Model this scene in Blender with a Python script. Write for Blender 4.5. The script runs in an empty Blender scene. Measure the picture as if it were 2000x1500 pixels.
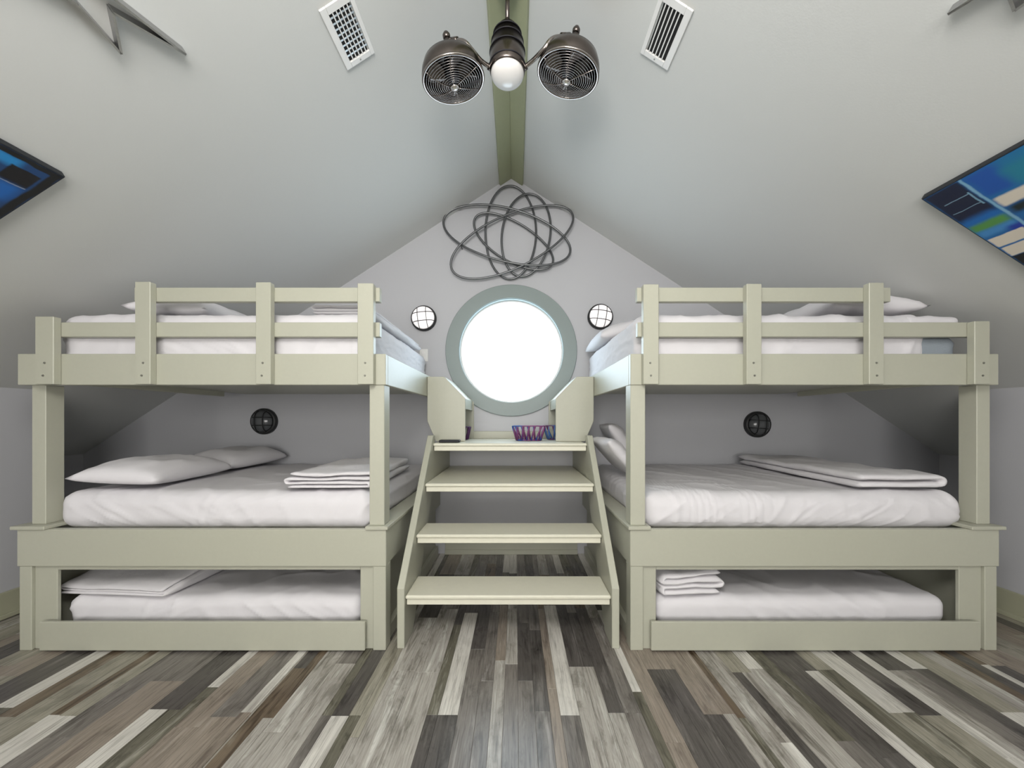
import bpy, bmesh, math, random
from mathutils import Vector, Matrix, noise as mnoise

random.seed(11)
scene = bpy.context.scene
COL = scene.collection
R = math.radians

# ------------------------------------------------------------------ camera, world, light, exposure
F, VX, VY = 722.0, 1007.0, 820.0          # focal length and principal point in 2000x1500 pixels
CX, CZ = 0.042, 1.3                        # camera stands at (CX, 0, CZ) and looks along +Y
cam_d = bpy.data.cameras.new('camera')
cam_d.sensor_width = 36.0
cam_d.sensor_fit = 'HORIZONTAL'
cam_d.lens = F / 2000 * 36
cam_d.shift_x = -(VX - 1000) / 2000
cam_d.shift_y = (VY - 750) / 2000
cam_d.clip_start = 0.02
cam = bpy.data.objects.new('camera', cam_d)
cam.location = (CX, 0, CZ)
cam.rotation_euler = (R(90), 0, 0)
COL.objects.link(cam)
scene.camera = cam

world = bpy.data.worlds.new('daylight')
scene.world = world
world.use_nodes = True
bg = world.node_tree.nodes['Background']
bg.inputs['Color'].default_value = (0.72, 0.88, 1.0, 1)
bg.inputs['Strength'].default_value = 7.2

def area(name, loc, rot, sx, sy, power, color, portal=False, shape='RECTANGLE'):
    d = bpy.data.lights.new(name, 'AREA')
    d.shape = shape
    d.size, d.size_y = sx, sy
    d.energy = power
    d.color = color
    if portal:
        d.cycles.is_portal = True
    o = bpy.data.objects.new(name, d)
    o.location, o.rotation_euler = loc, rot
    COL.objects.link(o)
    return o

# added fill from the unseen rear end, where a window is assumed, and the sky seen through the round one
area('rear_fill_light', (-0.2, -3.85, 1.45), (R(90), 0, 0), 3.6, 1.7, 138, (1.0, 0.975, 0.94))
# added overhead fill, an unseen lamp below the ridge to brighten upward faces
lamp_d = bpy.data.lights.new('overhead_fill_light', 'POINT')
lamp_d.energy = 132
lamp_d.color = (1.0, 0.965, 0.92)
lamp_d.shadow_soft_size = 0.45
lamp_o = bpy.data.objects.new('overhead_fill_light', lamp_d)
lamp_o.location = (-0.2, -0.25, 2.65)
COL.objects.link(lamp_o)
area('round_window_portal', (0, 3.70, 1.972), (R(-90), 0, 0), 1.05, 1.05, 1, (1, 1, 1), portal=True)

vs = scene.view_settings
vs.view_transform = 'Standard'
vs.look = 'None'
vs.exposure = 0.15
vs.gamma = 1.0
vs.use_curve_mapping = False

# ------------------------------------------------------------------ helpers
def s2l(c):
    return tuple((v / 255 / 12.92) if v / 255 <= 0.04045 else ((v / 255 + 0.055) / 1.055) ** 2.4 for v in c)

def P(px, py, D):
    return Vector((CX + (px - VX) * D / F, D, CZ + (VY - py) * D / F))

def PX(px, D):
    return CX + (px - VX) * D / F

def PZ(py, D):
    return CZ + (VY - py) * D / F

RIDGE, SLOPE = 3.67, 0.65
SN = math.sqrt(1 + SLOPE * SLOPE)
def on_slope(px, py, s):
    """pixel -> point on the sloped ceiling, s=-1 left, +1 right"""
    dx, dz = (px - VX) / F, (VY - py) / F
    D = (RIDGE - CZ - SLOPE * s * CX) / (dz + SLOPE * s * dx)
    return Vector((CX + dx * D, D, CZ + dz * D))

def wloc(o):
    v = Vector((0, 0, 0))
    while o is not None:
        v += o.location
        o = o.parent
    return v

def tag(o, label=None, cat=None, group=None, kind=None):
    if label: o['label'] = label
    if cat: o['category'] = cat
    if group: o['group'] = group
    if kind: o['kind'] = kind
    return o

def empty(name, loc=(0, 0, 0), label=None, cat=None, group=None, kind=None):
    o = bpy.data.objects.new(name, None)
    o.empty_display_size = 0.1
    o.location = loc
    COL.objects.link(o)
    return tag(o, label, cat, group, kind)

def link(name, me, mat, parent=None, loc=(0, 0, 0), rot=None, smooth=False):
    """loc is a world position; the parents here are never rotated unless rot of the child is local"""
    o = bpy.data.objects.new(name, me)
    if mat is not None and not me.materials:
        me.materials.append(mat)
    COL.objects.link(o)
    if parent is not None:
        o.parent = parent
        o.location = Vector(loc) - wloc(parent)
    else:
        o.location = loc
    if rot is not None:
        o.rotation_euler = rot
    if smooth:
        for p in me.polygons:
            p.use_smooth = True
    return o

def bm_mesh(bm, name):
    me = bpy.data.meshes.new(name)
    bmesh.ops.recalc_face_normals(bm, faces=bm.faces)
    bm.to_mesh(me)
    bm.free()
    return me

def box(name, x0, x1, y0, y1, z0, z1, mat, parent=None, bev=0.003):
    if x0 > x1: x0, x1 = x1, x0
    c = Vector(((x0 + x1) / 2, (y0 + y1) / 2, (z0 + z1) / 2))
    bm = bmesh.new()
    bmesh.ops.create_cube(bm, size=1)
    bmesh.ops.scale(bm, vec=(x1 - x0, y1 - y0, z1 - z0), verts=bm.verts)
    if bev:
        b = min(bev, 0.3 * min(x1 - x0, y1 - y0, z1 - z0))
        bmesh.ops.bevel(bm, geom=bm.edges[:], offset=b, segments=1, affect='EDGES')
    return link(name, bm_mesh(bm, name), mat, parent, c)

def prism(name, pts, axis, a0, a1, mat, parent=None, bev=0.0):
    """polygon pts (2D) extruded along axis: 'x' pts=(y,z); 'y' pts=(x,z); 'z' pts=(x,y)"""
    bm = bmesh.new()
    def mk(p, a):
        return {'x': (a, p[0], p[1]), 'y': (p[0], a, p[1]), 'z': (p[0], p[1], a)}[axis]
    n = len(pts)
    allv = [Vector(mk(p, a)) for a in (a0, a1) for p in pts]
    c = sum(allv, Vector()) / len(allv)
    v0 = [bm.verts.new(Vector(mk(p, a0)) - c) for p in pts]
    v1 = [bm.verts.new(Vector(mk(p, a1)) - c) for p in pts]
    bm.faces.new(v0)
    bm.faces.new(v1[::-1])
    for i in range(n):
        j = (i + 1) % n
        bm.faces.new((v0[i], v1[i], v1[j], v0[j]))
    if bev:
        bmesh.ops.bevel(bm, geom=bm.edges[:], offset=bev, segments=1, affect='EDGES')
    return link(name, bm_mesh(bm, name), mat, parent, c)

def lathe_mesh(name, prof, seg=40):
    """profile of (r, z) turned about local Z"""
    bm = bmesh.new()
    rings = []
    for r, z in prof:
        if r < 1e-5:
            rings.append([bm.verts.new((0, 0, z))])
        else:
            rings.append([bm.verts.new((r * math.cos(2 * math.pi * k / seg), r * math.sin(2 * math.pi * k / seg), z)) for k in range(seg)])
    for a, b in zip(rings, rings[1:]):
        for k in range(seg):
            l = (k + 1) % seg
            if len(a) == 1 and len(b) == 1: continue
            if len(a) == 1: bm.faces.new((a[0], b[k], b[l]))
            elif len(b) == 1: bm.faces.new((a[k], b[0], a[l]))
            else: bm.faces.new((a[k], b[k], b[l], a[l]))
    return bm_mesh(bm, name)

def tube_bm(bm, pts, r, seg=8, closed=False):
    pts = [Vector(p) for p in pts]
    n = len(pts)
    rad = r if isinstance(r, (list, tuple)) else [r] * n
    ref = None
    rings = []
    for i in range(n):
        if closed: t = pts[(i + 1) % n] - pts[i - 1]
        else: t = pts[min(i + 1, n - 1)] - pts[max(i - 1, 0)]
        t.normalize()
        if ref is None:
            ref = t.orthogonal().normalized()
        ref = (ref - t * ref.dot(t))
        if ref.length < 1e-6: ref = t.orthogonal()
        ref.normalize()
        bn = t.cross(ref)
        rings.append([bm.verts.new(pts[i] + (ref * math.cos(2 * math.pi * k / seg) + bn * math.sin(2 * math.pi * k / seg)) * rad[i]) for k in range(seg)])
    m = n if closed else n - 1
    for i in range(m):
        a, b = rings[i], rings[(i + 1) % n]
        off = 0
        if closed and i == n - 1:      # match the seam
            off = min(range(seg), key=lambda q: (a[0].co - b[q].co).length)
        for k in range(seg):
            bm.faces.new((a[k], a[(k + 1) % seg], b[(k + 1 + off) % seg], b[(k + off) % seg]))
    if not closed:
        bm.faces.new(rings[0][::-1])
        bm.faces.new(rings[-1])

def tube(name, pts, r, mat, parent=None, seg=8, closed=False, origin=None, rot=None):
    """points in world coordinates (or local ones when origin is given)"""
    bm = bmesh.new()
    if origin is None:
        c = sum((Vector(p) for p in pts), Vector()) / len(pts)
        pts = [Vector(p) - c for p in pts]
    else:
        c = Vector(origin)
    tube_bm(bm, pts, r, seg, closed)
    return link(name, bm_mesh(bm, name), mat, parent, c, rot, smooth=True)

def fbm(p, oct_=3):
    v, a = 0.0, 1.0
    q = Vector(p)
    for _ in range(oct_):
        v += a * mnoise.noise(q)
        q = q * 2.03 + Vector((7.1, 3.3, 5.7))
        a *= 0.5
    return v

# ------------------------------------------------------------------ materials
def new_mat(name):
    m = bpy.data.materials.new(name)
    m.use_nodes = True
    nt = m.node_tree
    return m, nt, nt.nodes['Principled BSDF']

def simple(name, rgb, rough=0.5, metal=0.0, bump=0.0, scale=60, vary=0.0, spec=0.5, stretch=None):
    m, nt, b = new_mat(name)
    b.inputs['Base Color'].default_value = (*rgb, 1)
    b.inputs['Roughness'].default_value = rough
    b.inputs['Metallic'].default_value = metal
    b.inputs['Specular IOR Level'].default_value = spec
    tc = nt.nodes.new('ShaderNodeTexCoord')
    nz = nt.nodes.new('ShaderNodeTexNoise')
    nz.inputs['Scale'].default_value = scale
    nz.inputs['Detail'].default_value = 4
    if stretch:
        mp = nt.nodes.new('ShaderNodeMapping')
        mp.inputs['Scale'].default_value = stretch
        nt.links.new(tc.outputs['Object'], mp.inputs['Vector'])
        nt.links.new(mp.outputs[0], nz.inputs['Vector'])
    else:
        nt.links.new(tc.outputs['Object'], nz.inputs['Vector'])
    if bump:
        bp = nt.nodes.new('ShaderNodeBump')
        bp.inputs['Strength'].default_value = bump
        bp.inputs['Distance'].default_value = 0.01
        nt.links.new(nz.outputs['Fac'], bp.inputs['Height'])
        nt.links.new(bp.outputs[0], b.inputs['Normal'])
    if vary:
        mx = nt.nodes.new('ShaderNodeMix')
        mx.data_type = 'RGBA'
        mx.inputs[6].default_value = (*[c * (1 - vary) for c in rgb], 1)
        mx.inputs[7].default_value = (*[min(1, c * (1 + vary)) for c in rgb], 1)
        nt.links.new(nz.outputs['Fac'], mx.inputs[0])
        nt.links.new(mx.outputs[2], b.inputs['Base Color'])
    return m

M = {}
M['wall'] = simple('wall_paint', (0.49, 0.495, 0.52), 0.65, bump=0.04, scale=140)
M['ceil'] = simple('ceiling_paint', (0.60, 0.612, 0.60), 0.7, bump=0.04, scale=140)
M['sage'] = simple('sage_paint', (0.43, 0.432, 0.355), 0.38, bump=0.03, scale=50, vary=0.03)
M['tread'] = simple('tread_lit_paint', (0.68, 0.665, 0.555), 0.33, bump=0.04, scale=30, vary=0.05)  # sage lightened; the light falling on the steps is put into this colour
M['olive'] = simple('olive_trim_paint', (0.33, 0.35, 0.22), 0.45, bump=0.03, scale=50, vary=0.04)
M['trim_shaded'] = simple('window_trim_shaded', (0.22, 0.265, 0.26), 0.4, bump=0.02, scale=50)  # sage darkened; the backlit shade of the ring is put into this colour
M['base'] = simple('baseboard_paint', (0.40, 0.40, 0.29), 0.4, vary=0.03)
M['sheet'] = simple('white_sheet', (0.69, 0.675, 0.70), 0.85, bump=0.25, scale=9, spec=0.2)
def creases(m, sc, strength, stretch):
    nt = m.node_tree
    b = nt.nodes['Principled BSDF']
    tc = nt.nodes.new('ShaderNodeTexCoord')
    mp = nt.nodes.new('ShaderNodeMapping'); mp.inputs['Scale'].default_value = stretch
    mp.inputs['Rotation'].default_value = (0.3, 0.5, 0.4)
    n2 = nt.nodes.new('ShaderNodeTexNoise'); n2.noise_type = 'RIDGED_MULTIFRACTAL'
    n2.inputs['Scale'].default_value = sc; n2.inputs['Detail'].default_value = 2.5; n2.inputs['Distortion'].default_value = 0.35
    nt.links.new(tc.outputs['Object'], mp.inputs['Vector']); nt.links.new(mp.outputs[0], n2.inputs['Vector'])
    b2 = nt.nodes.new('ShaderNodeBump'); b2.inputs['Strength'].default_value = strength; b2.inputs['Distance'].default_value = 0.012
    nt.links.new(n2.outputs['Fac'], b2.inputs['Height'])
    old = b.inputs['Normal'].links[0].from_socket
    nt.links.new(old, b2.inputs['Normal'])
    nt.links.new(b2.outputs[0], b.inputs['Normal'])
creases(M['sheet'], 2.6, 0.35, (1, 0.6, 1.5))
M['blanket'] = simple('white_blanket', (0.70, 0.685, 0.705), 0.9, bump=0.35, scale=22, spec=0.15)
creases(M['blanket'], 4.0, 0.4, (1, 1, 1))
M['ticking'] = simple('blue_grey_mattress_fabric', (0.30, 0.34, 0.38), 0.9, bump=0.2, scale=120, spec=0.2)
M['metal_dark'] = simple('brushed_bronze', (0.145, 0.125, 0.115), 0.25, 1.0, vary=0.2, scale=40)
M['nickel'] = simple('polished_nickel', (0.34, 0.31, 0.295), 0.16, 1.0)
M['chrome'] = simple('bright_chrome', (0.85, 0.84, 0.83), 0.1, 1.0)
M['steel'] = simple('brushed_steel', (0.42, 0.42, 0.42), 0.35, 1.0, vary=0.25, scale=60, stretch=(1, 1, 8))
M['atom'] = simple('grey_steel_tube', (0.16, 0.165, 0.17), 0.38, 0.8, vary=0.15, scale=30)
M['black'] = simple('black_plastic', (0.008, 0.008, 0.014), 0.55)
M['lampdark'] = simple('dark_bronze_casting', (0.03, 0.031, 0.032), 0.5, 0.4, bump=0.05)
M['white'] = simple('white_enamel', (0.75, 0.75, 0.74), 0.4)
M['void'] = simple('vent_shade_black', (0.008, 0.008, 0.008), 0.9)  # for a flat sheet; shade behind the vent slats is put into its colour
M['frost'] = simple('frosted_glass_globe', (0.82, 0.81, 0.80), 0.22)
M['screw'] = simple('screw_head', (0.22, 0.22, 0.19), 0.4, 0.5)
M['offglass'] = simple('unlit_grey_glass', (0.09, 0.095, 0.10), 0.12)
M['canvas_edge'] = simple('painted_black_canvas_edge', (0.012, 0.014, 0.018), 0.5)

def emis(name, rgb, strength):
    m, nt, b = new_mat(name)
    b.inputs['Base Color'].default_value = (0.8, 0.78, 0.78, 1)
    b.inputs['Emission Color'].default_value = (*rgb, 1)
    b.inputs['Emission Strength'].default_value = strength
    b.inputs['Roughness'].default_value = 0.3
    return m
M['litglass'] = emis('lit_lamp_glass', (1.0, 0.95, 0.93), 0.55)

def pane_mat():
    m, nt, b = new_mat('window_pane_glass')
    out = nt.nodes['Material Output']
    tr = nt.nodes.new('ShaderNodeBsdfTransparent')
    gl = nt.nodes.new('ShaderNodeBsdfGlossy')
    gl.inputs['Roughness'].default_value = 0.02
    mx = nt.nodes.new('ShaderNodeMixShader')
    mx.inputs[0].default_value = 0.06
    nt.links.new(tr.outputs[0], mx.inputs[1])
    nt.links.new(gl.outputs[0], mx.inputs[2])
    nt.links.new(mx.outputs[0], out.inputs['Surface'])
    nt.nodes.remove(b)
    return m
M['pane'] = pane_mat()

# weathered floor planks: colours differ by plank, grain runs along Y
def plank_mat(name, c_mid, c_dark, c_light, mott=0.5):
    m, nt, b = new_mat(name)
    N, Lk = nt.nodes, nt.links
    tc = N.new('ShaderNodeTexCoord')
    oi = N.new('ShaderNodeObjectInfo')
    mul = N.new('ShaderNodeMath'); mul.operation = 'MULTIPLY'; mul.inputs[1].default_value = 57.0
    Lk.new(oi.outputs['Random'], mul.inputs[0])
    cb = N.new('ShaderNodeCombineXYZ')
    Lk.new(mul.outputs[0], cb.inputs[0]); Lk.new(mul.outputs[0], cb.inputs[2])
    ad = N.new('ShaderNodeVectorMath'); ad.operation = 'ADD'
    Lk.new(tc.outputs['Object'], ad.inputs[0]); Lk.new(cb.outputs[0], ad.inputs[1])
    def nz(sc, det, rough=0.6, dist=0.0):
        mp = N.new('ShaderNodeMapping'); mp.inputs['Scale'].default_value = sc
        Lk.new(ad.outputs[0], mp.inputs['Vector'])
        t = N.new('ShaderNodeTexNoise'); t.inputs['Scale'].default_value = 1.0
        t.inputs['Detail'].default_value = det; t.inputs['Roughness'].default_value = rough
        t.inputs['Distortion'].default_value = dist
        Lk.new(mp.outputs[0], t.inputs['Vector'])
        return t
    fine = nz((150, 5, 1), 5, 0.7)
    mid = nz((22, 2.2, 1), 4, 0.65, 0.6)
    blot = nz((9, 4, 1), 5, 0.7, 0.4)
    def ramp(src, stops):
        r = N.new('ShaderNodeValToRGB')
        e = r.color_ramp.elements
        while len(e) < len(stops): e.new(0.5)
        for el, (p, c) in zip(e, stops):
            el.position = p; el.color = (*c, 1)
        Lk.new(src.outputs['Fac'], r.inputs[0])
        return r
    base = ramp(mid, [(0.34, c_dark), (0.46, c_mid), (0.56, c_mid), (0.68, c_light)])
    grain = ramp(fine, [(0.30, (0.42, 0.41, 0.40)), (0.50, (0.95, 0.95, 0.95)), (0.70, (1.12, 1.12, 1.12))])
    bl = ramp(blot, [(0.36, (0.42, 0.41, 0.385)), (0.465, (0.97, 0.97, 0.97)), (0.57, (1.02, 1.02, 1.02)), (0.68, (1.3, 1.3, 1.29))])
    def mult(a, b_, f):
        x = N.new('ShaderNodeMix'); x.data_type = 'RGBA'; x.blend_type = 'MULTIPLY'
        x.inputs[0].default_value = f
        Lk.new(a, x.inputs[6]); Lk.new(b_, x.inputs[7])
        return x.outputs[2]
    c = mult(base.outputs[0], grain.outputs[0], 0.75)
    c = mult(c, bl.outputs[0], mott)
    Lk.new(c, b.inputs['Base Color'])
    b.inputs['Roughness'].default_value = 0.27
    b.inputs['Specular IOR Level'].default_value = 0.5
    bp = N.new('ShaderNodeBump'); bp.inputs['Strength'].default_value = 0.12; bp.inputs['Distance'].default_value = 0.002
    Lk.new(fine.outputs['Fac'], bp.inputs['Height']); Lk.new(bp.outputs[0], b.inputs['Normal'])
    return m

FS = 1.02
def pc(*c):
    return tuple(min(0.9, v * FS) for v in s2l(c))
PL = {
    'W': plank_mat('plank_whitewashed', pc(204, 201, 194), pc(176, 172, 165), pc(222, 220, 214), 0.25),
    'L': plank_mat('plank_light_grey', pc(166, 162, 155), pc(130, 125, 118), pc(200, 198, 192), 0.6),
    'G': plank_mat('plank_sage_beige', pc(151, 147, 134), pc(130, 125, 112), pc(168, 164, 152), 0.45),
    'T': plank_mat('plank_taupe', pc(142, 132, 121), pc(116, 106, 97), pc(160, 152, 142), 0.4),
    'M': plank_mat('plank_mid_grey', pc(120, 115, 110), pc(92, 88, 84), pc(146, 142, 138), 0.5),
    'D': plank_mat('plank_charcoal', pc(86, 82, 79), pc(62, 59, 56), pc(112, 108, 104), 0.6),
    'S': plank_mat('plank_mottled_dark', pc(102, 99, 87), pc(66, 63, 54), pc(146, 143, 132), 0.8),
    'B': plank_mat('plank_brown', pc(108, 95, 80), pc(66, 54, 42), pc(134, 124, 110), 0.5),
}

def brick_floor():
    m, nt, b = new_mat('subfloor_planks')
    tc = nt.nodes.new('ShaderNodeTexCoord')
    mp = nt.nodes.new('ShaderNodeMapping'); mp.inputs['Rotation'].default_value = (0, 0, R(90))
    br = nt.nodes.new('ShaderNodeTexBrick')
    br.inputs['Scale'].default_value = 1.0
    br.inputs['Brick Width'].default_value = 0.9; br.inputs['Row Height'].default_value = 0.11
    br.inputs['Mortar Size'].default_value = 0.0005
    br.inputs['Color1'].default_value = (*pc(90, 86, 82), 1); br.inputs['Color2'].default_value = (*pc(175, 170, 160), 1)
    nt.links.new(tc.outputs['Object'], mp.inputs['Vector']); nt.links.new(mp.outputs[0], br.inputs['Vector'])
    nt.links.new(br.outputs['Color'], b.inputs['Base Color'])
    b.inputs['Roughness'].default_value = 0.35
    return m
M['subfloor'] = brick_floor()

# abstract painting: soft-edged rectangles over a base colour, laid out on generated coordinates
def painting_mat(name, base, rects):
    m, nt, b = new_mat(name)
    N, Lk = nt.nodes, nt.links
    tc = N.new('ShaderNodeTexCoord')
    nz = N.new('ShaderNodeTexNoise'); nz.inputs['Scale'].default_value = 14; nz.inputs['Detail'].default_value = 3
    Lk.new(tc.outputs['Generated'], nz.inputs['Vector'])
    sub = N.new('ShaderNodeVectorMath'); sub.operation = 'SUBTRACT'; sub.inputs[1].default_value = (0.5, 0.5, 0.5)
    Lk.new(nz.outputs['Color'], sub.inputs[0])
    scl = N.new('ShaderNodeVectorMath'); scl.operation = 'SCALE'; scl.inputs['Scale'].default_value = 0.016
    Lk.new(sub.outputs[0], scl.inputs[0])
    add = N.new('ShaderNodeVectorMath'); add.operation = 'ADD'
    Lk.new(tc.outputs['Generated'], add.inputs[0]); Lk.new(scl.outputs[0], add.inputs[1])
    sep = N.new('ShaderNodeSeparateXYZ'); Lk.new(add.outputs[0], sep.inputs[0])
    def smooth(sock, lo, hi, soft):
        r = []
        for e, sgn in ((lo, 1), (hi, -1)):
            mr = N.new('ShaderNodeMapRange'); mr.interpolation_type = 'SMOOTHSTEP'
            mr.inputs['From Min'].default_value = e - soft; mr.inputs['From Max'].default_value = e + soft
            mr.inputs['To Min'].default_value = 0 if sgn > 0 else 1; mr.inputs['To Max'].default_value = 1 if sgn > 0 else 0
            Lk.new(sock, mr.inputs['Value']); r.append(mr.outputs[0])
        x = N.new('ShaderNodeMath'); x.operation = 'MULTIPLY'
        Lk.new(r[0], x.inputs[0]); Lk.new(r[1], x.inputs[1])
        return x.outputs[0]
    cur = None
    for (u0, u1, v0, v1, c, soft) in rects:
        x = N.new('ShaderNodeMath'); x.operation = 'MULTIPLY'
        Lk.new(smooth(sep.outputs[0], u0, u1, soft), x.inputs[0])
        Lk.new(smooth(sep.outputs[1], v0, v1, soft), x.inputs[1])
        mx = N.new('ShaderNodeMix'); mx.data_type = 'RGBA'
        Lk.new(x.outputs[0], mx.inputs[0])
        if cur is None: mx.inputs[6].default_value = (*base, 1)
        else: Lk.new(cur, mx.inputs[6])
        mx.inputs[7].default_value = (*s2l(c), 1)
        cur = mx.outputs[2]
    Lk.new(cur, b.inputs['Base Color'])
    b.inputs['Roughness'].default_value = 0.4
    bp = N.new('ShaderNodeBump'); bp.inputs['Strength'].default_value = 0.3; bp.inputs['Distance'].default_value = 0.003
    Lk.new(nz.outputs['Fac'], bp.inputs['Height']); Lk.new(bp.outputs[0], b.inputs['Normal'])
    return m

# ------------------------------------------------------------------ the room
YB, YR = 3.595, -4.0          # back gable wall, rear gable wall
XK, XA = 3.32, 4.16           # knee wall in the room, low knee wall in the alcoves behind the bunks
YA = 2.66                     # where the alcoves begin
WC, WR0, WR1 = 1.972, 0.508, 0.637   # round window

floor = box('floor', -4.4, 4.4, YR - 0.15, YB + 0.2, -0.12, -0.006, M['subfloor'], bev=0)
tag(floor, 'floor of weathered grey, taupe and whitewashed wood-look planks', None, kind='structure')

def zc(x):
    return RIDGE - SLOPE * abs(x)

def ceiling_slab(name, s, label):
    xo = 4.4
    t = 0.12
    pts = [(0, RIDGE), (s * xo, zc(xo)), (s * xo, zc(xo) + t), (0, RIDGE + t)]
    o = prism(name, pts, 'y', YR - 0.15, YB + 0.2, M['ceil'])
    return tag(o, label, kind='structure')
ceiling_slab('ceiling', -1, 'sloping off-white ceiling with a pointed bolt outline fixed on it')
ceiling_slab('ceiling', 1, 'sloping off-white ceiling on the other side of the olive ridge trim')

def gable(name, y0, y1, hole=True):
    X = XA + 0.2
    e = 0.04
    poly = [(-X, -0.05), (X, -0.05), (X, zc(X) + e), (0, RIDGE + e), (-X, zc(X) + e)]
    angs = sorted(set([2 * math.pi * k / 120 for k in range(120)] + [math.atan2(z - WC, x) % (2 * math.pi) for x, z in poly]))
    def hit(a):
        d = Vector((math.cos(a), math.sin(a)))
        best = None
        for i in range(5):
            p, q = Vector(poly[i]) - Vector((0, WC)), Vector(poly[(i + 1) % 5]) - Vector((0, WC))
            ed = q - p
            den = d.x * ed.y - d.y * ed.x
            if abs(den) < 1e-9: continue
            t = (p.x * ed.y - p.y * ed.x) / den
            u = (p.x * d.y - p.y * d.x) / den
            if t > 0 and -1e-6 <= u <= 1 + 1e-6 and (best is None or t < best): best = t
        return d * best
    bm = bmesh.new()
    rings = []
    for y in (y0, y1):
        rings.append([bm.verts.new((WR0 * math.cos(a), y, WC + WR0 * math.sin(a))) for a in angs])
        rings.append([bm.verts.new((hit(a).x, y, WC + hit(a).y)) for a in angs])
    n = len(angs)
    for A, B in ((0, 1), (1, 3), (3, 2), (2, 0)):
        for k in range(n):
            l = (k + 1) % n
            bm.faces.new((rings[A][k], rings[A][l], rings[B][l], rings[B][k]))
    return link(name, bm_mesh(bm, name), M['wall'])
tag(gable('wall_back', YB, YB + 0.14), 'pale grey gable wall with a round window', kind='structure')
tag(prism('wall_rear', [(-4.3, -0.05), (4.3, -0.05), (4.3, zc(4.3)), (0, RIDGE), (-4.3, zc(4.3))], 'y', YR - 0.14, YR, M['wall']),
    'plain gable wall opposite the bunks', kind='structure')
for s, nm in ((-1, 'left'), (1, 'right')):
    x0, x1 = s * XK, s * (XK + 0.1)
    w = box('wall_' + nm, x0, x1, YR, YA, -0.02, zc(XK) + 0.01, M['wall'], bev=0)
    tag(w, 'pale grey knee wall below the sloping ceiling, %s of the bunks' % nm, kind='structure')
    w = box('wall_%s_alcove_return' % nm, s * (XK + 0.1), s * (XA + 0.1), YA - 0.1, YA, -0.02, zc(XK) - 0.0, M['wall'], bev=0)
    # the return is cut under the slope
    bm = bmesh.new(); bm.from_mesh(w.data)
    for v in bm.verts:
        wx = abs(v.co.x + w.location.x); 
        if v.co.z > 0: v.co.z = zc(wx) + 0.005 - w.location.z
    bm.to_mesh(w.data); bm.free()
    tag(w, 'short return wall where the alcove behind the bunks begins, %s' % nm, kind='structure')
    w = box('wall_%s_alcove' % nm, s * XA, s * (XA + 0.1), YA, YB, -0.02, zc(XA) + 0.01, M['wall'], bev=0)
    tag(w, 'low knee wall at the end of the dark alcove, %s' % nm, kind='structure')
    b = empty('baseboard_' + nm, (s * XK, 0, 0), 'sage green baseboard along the knee wall, %s' % nm, kind='structure')
    box('board', s * (XK - 0.018), s * XK, YR, YA, 0, 0.17, M['base'], b)
    box('shoe_moulding', s * (XK - 0.034), s * (XK - 0.018), YR, YA, 0, 0.03, M['base'], b)
b = empty('baseboard_back', (0, YB, 0), 'sage baseboard on the gable wall behind the steps', kind='structure')
box('board', -0.64, 0.64, YB - 0.018, YB, 0.0, 0.12, M['sage'], b)
box('shoe_moulding', -0.64, 0.64, YB - 0.034, YB - 0.018, 0.0, 0.045, M['sage'], b)

# ridge trim: two boards meeting along the ridge
t = empty('trim_1', (0, 0, RIDGE), 'olive green trim boards folded along the ceiling ridge', kind='structure')
for s in (-1, 1):
    w_, th = 0.118, 0.022
    pts = [(0, RIDGE), (s * w_, zc(w_)), (s * (w_ - th * SLOPE / SN), zc(w_) - th / SN), (0, RIDGE - th * SN)]
    prism('board', pts, 'y', YR, YB, M['olive'], t, 0.002)

# round window: trim ring, inner rim, pane
win = empty('window_1', (0, YB, WC), 'round porthole window with a wide grey-green ring trim, glowing white', kind='structure')
RX90 = (R(90), 0, 0)
link('ring_trim', lathe_mesh('ring_trim', [(WR0, -0.0), (WR0 - 0.004, 0.02), (WR0, 0.024), (WR1 - 0.004, 0.024), (WR1, 0.02), (WR1, 0.0), (WR0, 0.0)], 96), M['trim_shaded'], win, (0, YB, WC), RX90)
link('reveal', lathe_mesh('reveal', [(WR0 + 0.0, 0.0), (WR0 - 0.004, 0.0), (WR0 - 0.004, -0.135), (WR0 + 0.03, -0.135), (WR0 + 0.03, -0.15)], 96), M['trim_shaded'], win, (0, YB, WC), RX90)
link('window_frame', lathe_mesh('window_frame', [(WR0 - 0.004, -0.05), (WR0 - 0.018, -0.05), (WR0 - 0.018, -0.085), (WR0 - 0.004, -0.085)], 96), M['white'], win, (0, YB, WC), RX90)
link('pane', lathe_mesh('pane', [(0, -0.064), (WR0 - 0.016, -0.064), (WR0 - 0.016, -0.070), (0, -0.070)], 96), M['pane'], win, (0, YB, WC), RX90)

# unseen window added on the rear wall to go with the fill light
win2 = empty('rear_window_added', (0, YR, 0.9), 'assumed wide window added on the unseen gable wall opposite the bunks', kind='structure')
for x in (-1.86, -0.62, 0.62, 1.86):
    box('mullion', x - 0.03, x + 0.03, YR, YR + 0.06, 0.86, 2.64, M['white'], win2)
for z in (0.86, 2.60):
    box('window_rail', -1.89, 1.89, YR, YR + 0.06, z, z + 0.06, M['white'], win2)
for x in (-1.24, 0, 1.24):
    box('pane', x - 0.6, x + 0.6, YR + 0.02, YR + 0.03, 0.9, 2.62, M['offglass'], win2, 0)

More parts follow.
